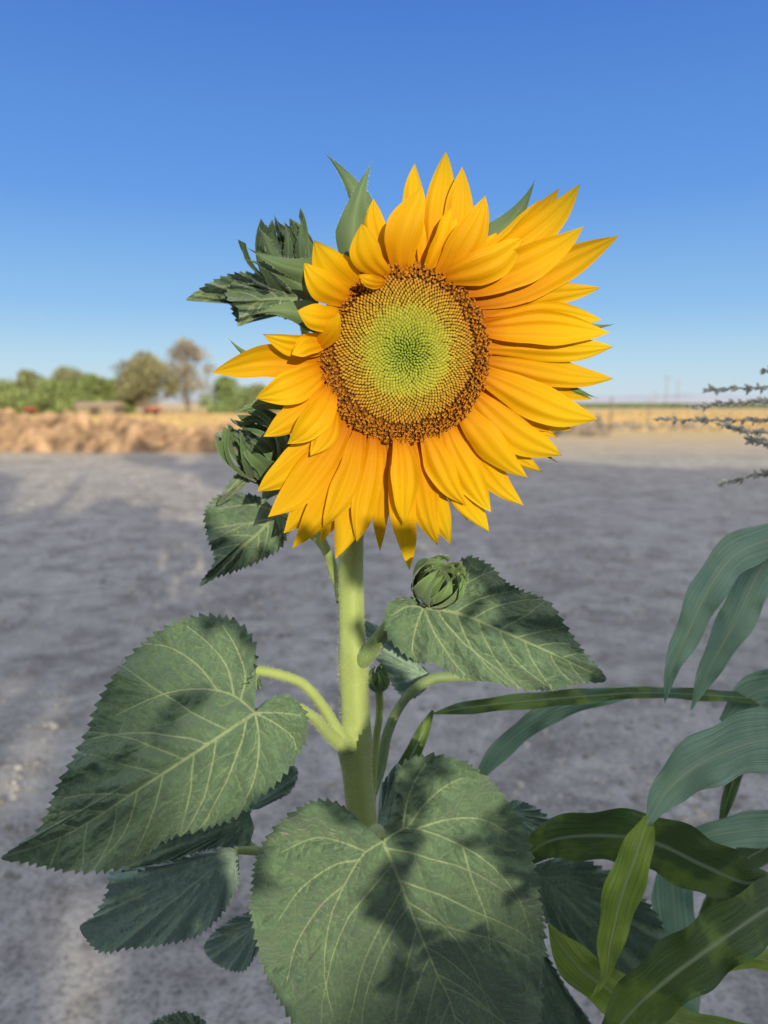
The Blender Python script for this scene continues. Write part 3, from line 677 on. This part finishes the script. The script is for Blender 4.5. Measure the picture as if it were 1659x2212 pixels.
# C : right upper leaf with the bud
Cc_=leaf([(905,1305),(900,1292),(868,1290),(840,1303),(830,1338),(836,1372),(860,1402),(900,1430),(950,1437),(990,1462),(1030,1470),(1062,1472),(1130,1490),(1200,1490),(1252,1476),(1310,1468),(1258,1402),(1222,1350),(1196,1310),(1170,1290),(1130,1276),(1092,1255),(1060,1222),(1022,1203),(1000,1207),(985,1240),(955,1280),(925,1300)],
 (915,1312),[(1000,1328),(1100,1370),(1200,1415),(1310,1468)],.565,a=.05,b=-.3,fold=.2,ripple=.004,tooth=17,tamp=6,M=600,K=80,nsec=7,bow=.3,
 extra=[[(915,1312),(900,1350),(890,1400),(900,1425)],[(915,1312),(880,1310),(845,1330)],[(915,1312),(960,1290),(1000,1250),(1020,1215)],[(915,1312),(940,1370),(980,1430),(1010,1465)]])
stalk([(762,1435,.617,20),(785,1422,.610,20),(805,1398,.606,17),(825,1370,.598,15),(848,1342,.590,13),(880,1325,.580,10),(915,1312,.570,7)],"petiole",Cc_,col=(.18,.26,.10))
# D
Dl=leaf([(590,1095),(560,1073),(510,1064),(465,1074),(442,1108),(447,1160),(462,1212),(430,1265),(472,1246),(520,1230),(572,1206),(608,1182),(622,1145),(612,1112)],(598,1105),[(560,1150),(500,1200),(430,1265)],.66,a=-.2,b=-.3,fold=.3,tooth=13,tamp=6,nsec=6,extra=[[(598,1105),(540,1090),(470,1100)]])
stalk([(740,1290,.63,10),(722,1240,.64,11),(705,1190,.65,10),(680,1160,.655,9),(640,1130,.66,8),(598,1105,.662,6)],"petiole",Dl)
# E lower left drooping
El=leaf([(505,1832),(470,1832),(400,1852),(300,1880),(238,1886),(230,1930),(202,1978),(172,2006),(215,2056),(270,2050),(350,2042),(430,2020),(482,1970),(510,1920),(517,1868),(512,1838)],(506,1840),[(430,1900),(330,1955),(172,2006)],.60,a=-.05,b=.1,fold=.12,tooth=15,tamp=7,nsec=8,mat=M_leafb,ripple=.005,puff=.004,extra=[[(506,1840),(400,1862),(280,1900)],[(506,1840),(490,1920),(430,1990)]])
stalk([(780,1790,.625,12),(700,1820,.63,11),(600,1842,.625,10),(545,1838,.615,9),(506,1838,.603,7)],"petiole",El)
leaf([(535,1740),(500,1735),(430,1750),(350,1790),(290,1830),(245,1885),(300,1885),(400,1850),(470,1832),(530,1832),(550,1790)],(540,1770),[(450,1800),(350,1840),(245,1885)],.66,a=-.1,b=.05,fold=.15,tooth=15,tamp=5,mat=M_leafd,nsec=6)
E3=leaf([(545,1745),(530,1725),(550,1690),(590,1665),(636,1655),(643,1680),(625,1712),(590,1732),(560,1748)],(540,1750),[(580,1705),(638,1658)],.67,a=.2,b=-.05,fold=.2,tooth=12,tamp=5,mat=M_leafb,nsec=4)
stalk([(770,1850,.64,8),(620,1850,.65,7),(548,1830,.66,6),(520,1780,.67,6),(540,1750,.672,5)],"petiole",E3)
leaf([(565,1975),(545,1968),(500,1985),(460,2015),(440,2050),(470,2085),(520,2100),(545,2075),(565,2040),(580,2000)],(572,1985),[(510,2030),(440,2055)],.67,a=-.1,b=.05,fold=.2,tooth=11,tamp=5,mat=M_leafb,nsec=5,puff=.004)
leaf([(430,2260),(445,2210),(400,2186),(360,2194),(322,2214),(300,2260),(350,2290)],(435,2250),[(380,2230),(300,2262)],.6,b=-.3,fold=.3,tooth=13,tamp=6,nsec=5)
# G behind stem to the right
G=leaf([(930,1458),(900,1425),(860,1385),(825,1358),(785,1343),(800,1400),(830,1450),(855,1490),(885,1512),(920,1490),(945,1470)],(935,1466),[(870,1430),(785,1343)],.68,a=.1,b=0,fold=.3,tooth=13,tamp=4,mat=M_leafb,nsec=6,puff=.004)
stalk([(800,1730,.63,9),(822,1660,.645,11),(838,1580,.655,11),(875,1510,.665,10),(930,1468,.678,12),(1000,1462,.68,10),(1065,1468,.68,4)],"petiole",G,col=(.2,.29,.13))
leaf([(1095,1745),(1110,1728),(1150,1740),(1190,1770),(1215,1800),(1190,1835),(1150,1852),(1110,1810)],(1095,1755),[(1150,1790),(1215,1805)],.66,b=-.1,fold=.3,tooth=14,tamp=6,nsec=4,mat=M_leafb)
leaf([(1150,1870),(1230,1850),(1320,1885),(1400,1950),(1445,2040),(1420,2115),(1350,2152),(1290,2120),(1235,2060),(1185,2000),(1150,1930)],(1158,1885),[(1260,1980),(1360,2150)],.70,b=0,fold=.15,tooth=18,tamp=7,nsec=6,mat=M_leafd,ripple=.006)
leaf([(1140,1990),(1180,2060),(1230,2150),(1280,2230),(1240,2300),(1150,2290),(1110,2200),(1110,2080)],(1135,2000),[(1180,2130),(1240,2300)],.68,b=-.1,fold=.3,tooth=18,tamp=7,nsec=6,mat=M_leafd)
leaf([(820,1700),(860,1650),(880,1700),(870,1760),(840,1790),(815,1780)],(822,1790),[(845,1720),(862,1652)],.66,fold=.3,tooth=14,tamp=3,nsec=4,mat=M_leafb)
# leaves behind the head, upper left
leaf([(655,650),(620,612),(570,593),(520,588),(480,598),(440,618),(402,648),(445,646),(478,642),(495,655),(505,682),(518,702),(540,680),(575,672),(620,690),(665,690)],(660,668),[(560,635),(480,618),(402,648)],.67,a=-.1,b=.4,fold=.4,tooth=16,tamp=5,nsec=6,ripple=.006)
leaf([(640,620),(590,600),(540,612),(500,612),(488,640),(515,670),(515,704),(545,690),(580,670),(630,670)],(650,645),[(560,650),(515,700)],.655,a=.2,b=-.4,fold=.4,tooth=14,tamp=5,nsec=5,ripple=.005)
# left cluster leaves
leaf([(600,950),(560,925),(500,930),(462,940),(500,962),(530,975),(520,1010),(490,1050),(470,1090),(500,1075),(540,1040),(580,1060),(610,1010)],(605,975),[(560,985),(520,1030),(470,1090)],.665,a=-.1,b=-.3,fold=.4,tooth=14,tamp=4,nsec=5,ripple=.006)

# ------------------------------------------------ buds
def bud(px,py,d,rpx,axis,name="flower_bud",nb=16,flare=.25,col=(.13,.21,.085),parent=SF,wide=.62,relief=.07,tipth=.25,point=.9,over=0.0,core=.85):
    c=P(px,py,d); r=rpx/F*d; ax=np.array(axis,float); ax=RT*ax[0]+UP*ax[1]-FW*ax[2]; ax/=np.linalg.norm(ax)
    x=np.cross(ax,[.3,.2,.9]); x/=np.linalg.norm(x); y=np.cross(ax,x); parts=[]
    V=[]
    for i in range(12):
        th=math.pi*(1-i/11)
        for j in range(20):
            a=2*math.pi*j/20; V.append(c+ax*r*core*math.cos(th)+(x*math.cos(a)+y*math.sin(a))*r*core*.95*math.sin(th)+1e-6)
    parts.append((np.array(V),gridf(12,20,True),np.array(col)*.6))
    for k in range(nb):
        ring=k%3; a0=k*2.39996+rng.normal(0,.15); lift_=.90+relief*(2-ring)+rng.uniform(0,.07); t0=2.7-ring*.35; t1=tipth+.25*ring*rng.random()+(.6*rng.random() if ring==0 else 0); wd=(wide-.08*ring)*rng.uniform(.75,1.15); side=rng.normal(0,.3+over); fk=rng.uniform(.2,1.6); hook=rng.uniform(-.5,1)*over
        V=[];Cc=[]
        for i in range(18):
            u=i/17; th=t0+(t1-t0)*u-hook*max(0,u-.6)*2; wv=wd*(math.sin((u/.3*.6+.4)*math.pi/2) if u<.3 else max(0,(1-(u-.3)/.7))**point)
            fl=1+flare*max(0,u-.45)**1.4*4*fk
            for s in np.linspace(-1,1,9):
                a=a0+side*u*u+s*wv/max(.4,math.sin(max(.05,th))); 
                V.append(c+(ax*math.cos(th)+(x*math.cos(a)+y*math.sin(a))*math.sin(th))*r*lift_*fl*(1+.10*s*s-.04*(abs(s)<.1)+.03*math.sin(u*12+k)*s)); Cc.append(np.array(col)*(.65+.6*u+.35*(abs(s)<.1)+.5*(abs(s)>.9)))
        V=np.array(V); parts.append((V,gridf(18,9),np.array(Cc)))
        V3=V.reshape(18,9,3); E=np.vstack([V3[:,0],V3[:,-1]]); Nn=E-c; Nn/=np.linalg.norm(Nn,axis=1)[:,None]; HV,HF=hairs(E,Nn,70,.0013,.00008); parts.append((HV,HF,(.5,.58,.46)))
    V,Fc,Cc=merge(parts); return mk(name,V,Fc,M_stem,parent,col=Cc)
bud(944,1262,.557,40,(.45,.55,.6),nb=21,flare=.2,col=(.13,.215,.08),wide=.66,relief=.18,tipth=.3,point=.85,over=.15,core=.82)
b1=bud(628,572,.66,52,(-.25,.9,.2),nb=30,flare=.34,col=(.08,.14,.065),wide=.50,tipth=.25,point=1.1,over=.25,relief=.12)
stalk([(770,1000,.65,9),(700,900,.68,9),(660,720,.68,9),(640,610,.665,10)],"bud_stalk",b1)
b2=bud(575,985,.655,54,(-.5,.6,.5),nb=24,flare=.35,col=(.08,.14,.06),wide=.5,point=1.1,over=.35)
stalk([(735,1300,.628,9),(725,1240,.64,10),(695,1165,.65,9),(650,1090,.66,9),(600,1020,.66,9)],"bud_stalk",b2)
b3=bud(818,1470,.64,22,(0,1,.2),nb=10,flare=.2,col=(.17,.28,.09))
stalk([(805,1740,.63,7),(810,1620,.64,8),(820,1540,.642,8),(818,1485,.64,9)],"bud_stalk",b3)
bract((560,495),(600,560),24,.09,.09,4,b1); bract((655,473),(650,560),22,.085,.085,-4,b1); bract((614,478),(622,560),20,.085,.085,4,b1); bract((565,1090),(600,1040),50,.08,.07,4,b2,col=(.11,.18,.08))
# side shoot on the left with small leaflet
S=leaf([(548,1455),(530,1475),(542,1488),(565,1486),(562,1465)],(555,1455),[(548,1488)],.565,tooth=9,tamp=2,nsec=2,M=80,K=16,mat=M_leaf)
stalk([(765,1610,.608,16),(735,1590,.6,15),(700,1530,.592,12),(655,1478,.582,11),(605,1458,.575,11),(552,1448,.57,11),(520,1452,.567,8)],"petiole",S)

# ================================================================ CORN
CB=P(1790,1500,.85); CB[2]=0
CN=empty("corn_plant",tuple(CB),"green corn plant with long arching ribbon leaves and pale tassel","corn plant")
def ribbon(pts,mat,name="leaf",parent=CN,nu=80,nv=17,vfold=.12):
    q=cr(np.array(pts,float),nu); T=np.gradient(q[:,:2],axis=0); T/=np.linalg.norm(T,axis=1)[:,None]; Pn=np.stack([-T[:,1],T[:,0]],1)
    V=[];UV=[];ve=[]
    ln=np.r_[0,np.cumsum(np.linalg.norm(np.diff(q[:,:2],axis=0),axis=1))]/200
    ph=rng.random()*6
    for i in range(nu):
        x,y,w_,d,roll=q[i]; hw=max(.6,w_)/2; roll=math.radians(roll)
        for s in np.linspace(-1,1,nv):
            lat=s*hw*(1+.08*math.sin(ln[i]*10+ph*2+2.5*s)); dep=(abs(s)*vfold*hw - .20*hw*math.sin(ln[i]*8+ph+1.5*s)*s*s*2+.012*hw*math.cos(s*22))*d/F
            px_=x+Pn[i,0]*lat*math.cos(roll); py_=y+Pn[i,1]*lat*math.cos(roll); dd=d+lat*math.sin(roll)*d/F+dep+.002*math.sin(ln[i]*14+ph+s)*abs(s)
            V.append((px_,py_,dd)); UV.append((s*hw/40,ln[i])); ve.append(math.exp(-(s/.09)**2))
    V=np.array(V); return mk(name,P(V[:,0],V[:,1],V[:,2]),gridf(nu,nv),mat,parent,uv=np.array(UV),vein=ve)
# stalk
top=P(1790,900,.85)
V,Fc,N=tube(cr([CB,(CB+top)/2+[.01,0,0],top],30),np.linspace(.013,.006,30),12); mk("stalk",V,Fc,M_stem,CN,col=(.16,.25,.1))
ribbon([(1790,1180,40,.85,20),(1700,1160,80,.80,30),(1600,1190,96,.74,30),(1535,1265,90,.70,30),(1485,1370,64,.68,20),(1450,1450,34,.67,20),(1436,1518,2,.67,10)],M_corn)
ribbon([(1790,1230,40,.85,-10),(1700,1160,80,.82,0),(1640,1235,100,.76,25),(1590,1340,92,.72,30),(1535,1440,54,.70,20),(1492,1535,2,.69,10)],M_corn)
ribbon([(1790,1560,50,.85,30),(1659,1515,44,.80,55),(1500,1500,40,.76,50),(1380,1497,36,.73,50),(1250,1505,44,.72,40),(1100,1518,44,.70,40),(1000,1530,34,.69,40),(935,1542,4,.69,30)],M_cornd)
ribbon([(1450,1490,12,.755,40),(1330,1500,44,.75,40),(1210,1530,50,.74,20),(1120,1585,46,.73,0),(1065,1640,40,.72,0),(1020,1700,10,.72,0)],M_corn)
ribbon([(935,1535,6,.70,0),(905,1600,36,.69,20),(862,1690,42,.68,30),(835,1780,30,.67,30),(800,1900,20,.66,0)],M_cornd)
ribbon([(1830,1580,90,.80,0),(1720,1590,140,.70,10),(1620,1605,140,.60,15),(1520,1645,128,.55,20),(1445,1705,92,.53,30),(1405,1770,40,.52,55),(1395,1790,22,.52,60)],M_corn)
ribbon([(1402,1765,30,.523,40),(1378,1835,76,.512,20),(1345,1930,84,.51,10),(1320,2030,60,.51,10),(1308,2105,24,.51,0),(1276,2160,2,.51,0)],M_cornl)
ribbon([(1110,1880,10,.66,0),(1180,1820,80,.64,10),(1290,1805,120,.62,25),(1410,1820,140,.61,30),(1520,1870,140,.61,30),(1600,1905,110,.62,20),(1660,1915,60,.65,20),(1790,1990,40,.85,0)],M_cornd)
ribbon([(1810,1880,60,.75,0),(1680,1950,120,.62,10),(1560,2030,150,.56,20),(1450,2110,150,.54,20),(1360,2190,110,.54,10),(1290,2290,20,.55,0)],M_cornd)
ribbon([(1800,1730,60,.85,0),(1690,1780,80,.80,10),(1600,1795,80,.76,20),(1520,1810,60,.74,20),(1450,1850,10,.73,0)],M_corn)
ribbon([(1445,1850,50,.80,0),(1455,1950,90,.79,0),(1462,2060,92,.79,0),(1470,2200,80,.8,0)],M_corn)
ribbon([(1790,2250,40,.8,0),(1560,2230,60,.7,10),(1400,2190,90,.64,10),(1290,2120,90,.63,10),(1225,2060,66,.63,0),(1185,1995,4,.63,0)],M_cornl)
ribbon([(1605,1640,30,.80,20),(1580,1700,34,.80,20),(1555,1790,8,.80,0)],M_cornd)
ribbon([(1790,1450,60,.85,0),(1690,1480,90,.80,10),(1620,1500,70,.79,10),(1560,1560,20,.78,0)],M_corn)
ribbon([(1790,2000,50,.85,0),(1700,1830,60,.84,10),(1640,1840,60,.82,10),(1590,1880,60,.8,10),(1520,1990,30,.8,0),(1480,2100,5,.8,0)],M_cornd)
ribbon([(1790,2060,40,.85,0),(1690,2080,50,.80,10),(1620,2070,46,.79,10),(1560,2100,5,.78,0)],M_cornl)
# tassels
parts=[];
def tasselbranch(pts):
    q=cr(np.array(pts,float),24); p3=P(q[:,0],q[:,1],q[:,2]); V,Fc,_=tube(p3,np.linspace(.0014,.0006,24),6); parts.append((V,Fc,(.34,.36,.22)))
    for i in range(110):
        k=rng.integers(1,24); c=p3[k-1]+(p3[k]-p3[k-1])*rng.random(); ax=(p3[k]-p3[k-1]); ax/=np.linalg.norm(ax)
        d=ax*1.0+rng.normal(0,.5,3); d/=np.linalg.norm(d); s=np.cross(d,rng.normal(0,1,3)); s/=np.linalg.norm(s); s2=np.cross(d,s); ln=.007+.004*rng.random(); wd=.0021
        V=np.array([c,c+d*ln*.5+s*wd,c+d*ln*.5+s2*wd,c+d*ln*.5-s*wd,c+d*ln*.5-s2*wd,c+d*ln]); parts.append((V,[(0,1,2),(0,2,3),(0,3,4),(0,4,1),(5,2,1),(5,3,2),(5,4,3),(5,1,4)],np.array((.68,.68,.58))*(.6+.7*rng.random())))
for pp in [[(1790,900,.85),(1700,905,.88),(1560,908,.92),(1410,905,.95)],[(1790,880,.85),(1700,868,.88),(1600,870,.92),(1490,878,.95)],[(1790,860,.85),(1700,835,.88),(1620,838,.92),(1530,842,.95)],[(1790,930,.85),(1720,925,.84),(1640,935,.84),(1560,918,.86)],[(1790,840,.85),(1720,790,.86),(1655,800,.88)],[(1790,1000,.85),(1720,1010,.86),(1640,1025,.88),(1555,1045,.9)],[(1790,820,.85),(1780,700,.85),(1775,560,.85)],[(1790,940,.85),(1700,960,.86),(1620,950,.87)]]: tasselbranch(pp)
V,Fc,Cc=merge(parts); mk("tassel",V,Fc,M_stem,CN,col=Cc,smooth=False)
print("verts",sum(len(m.vertices) for m in bpy.data.meshes))
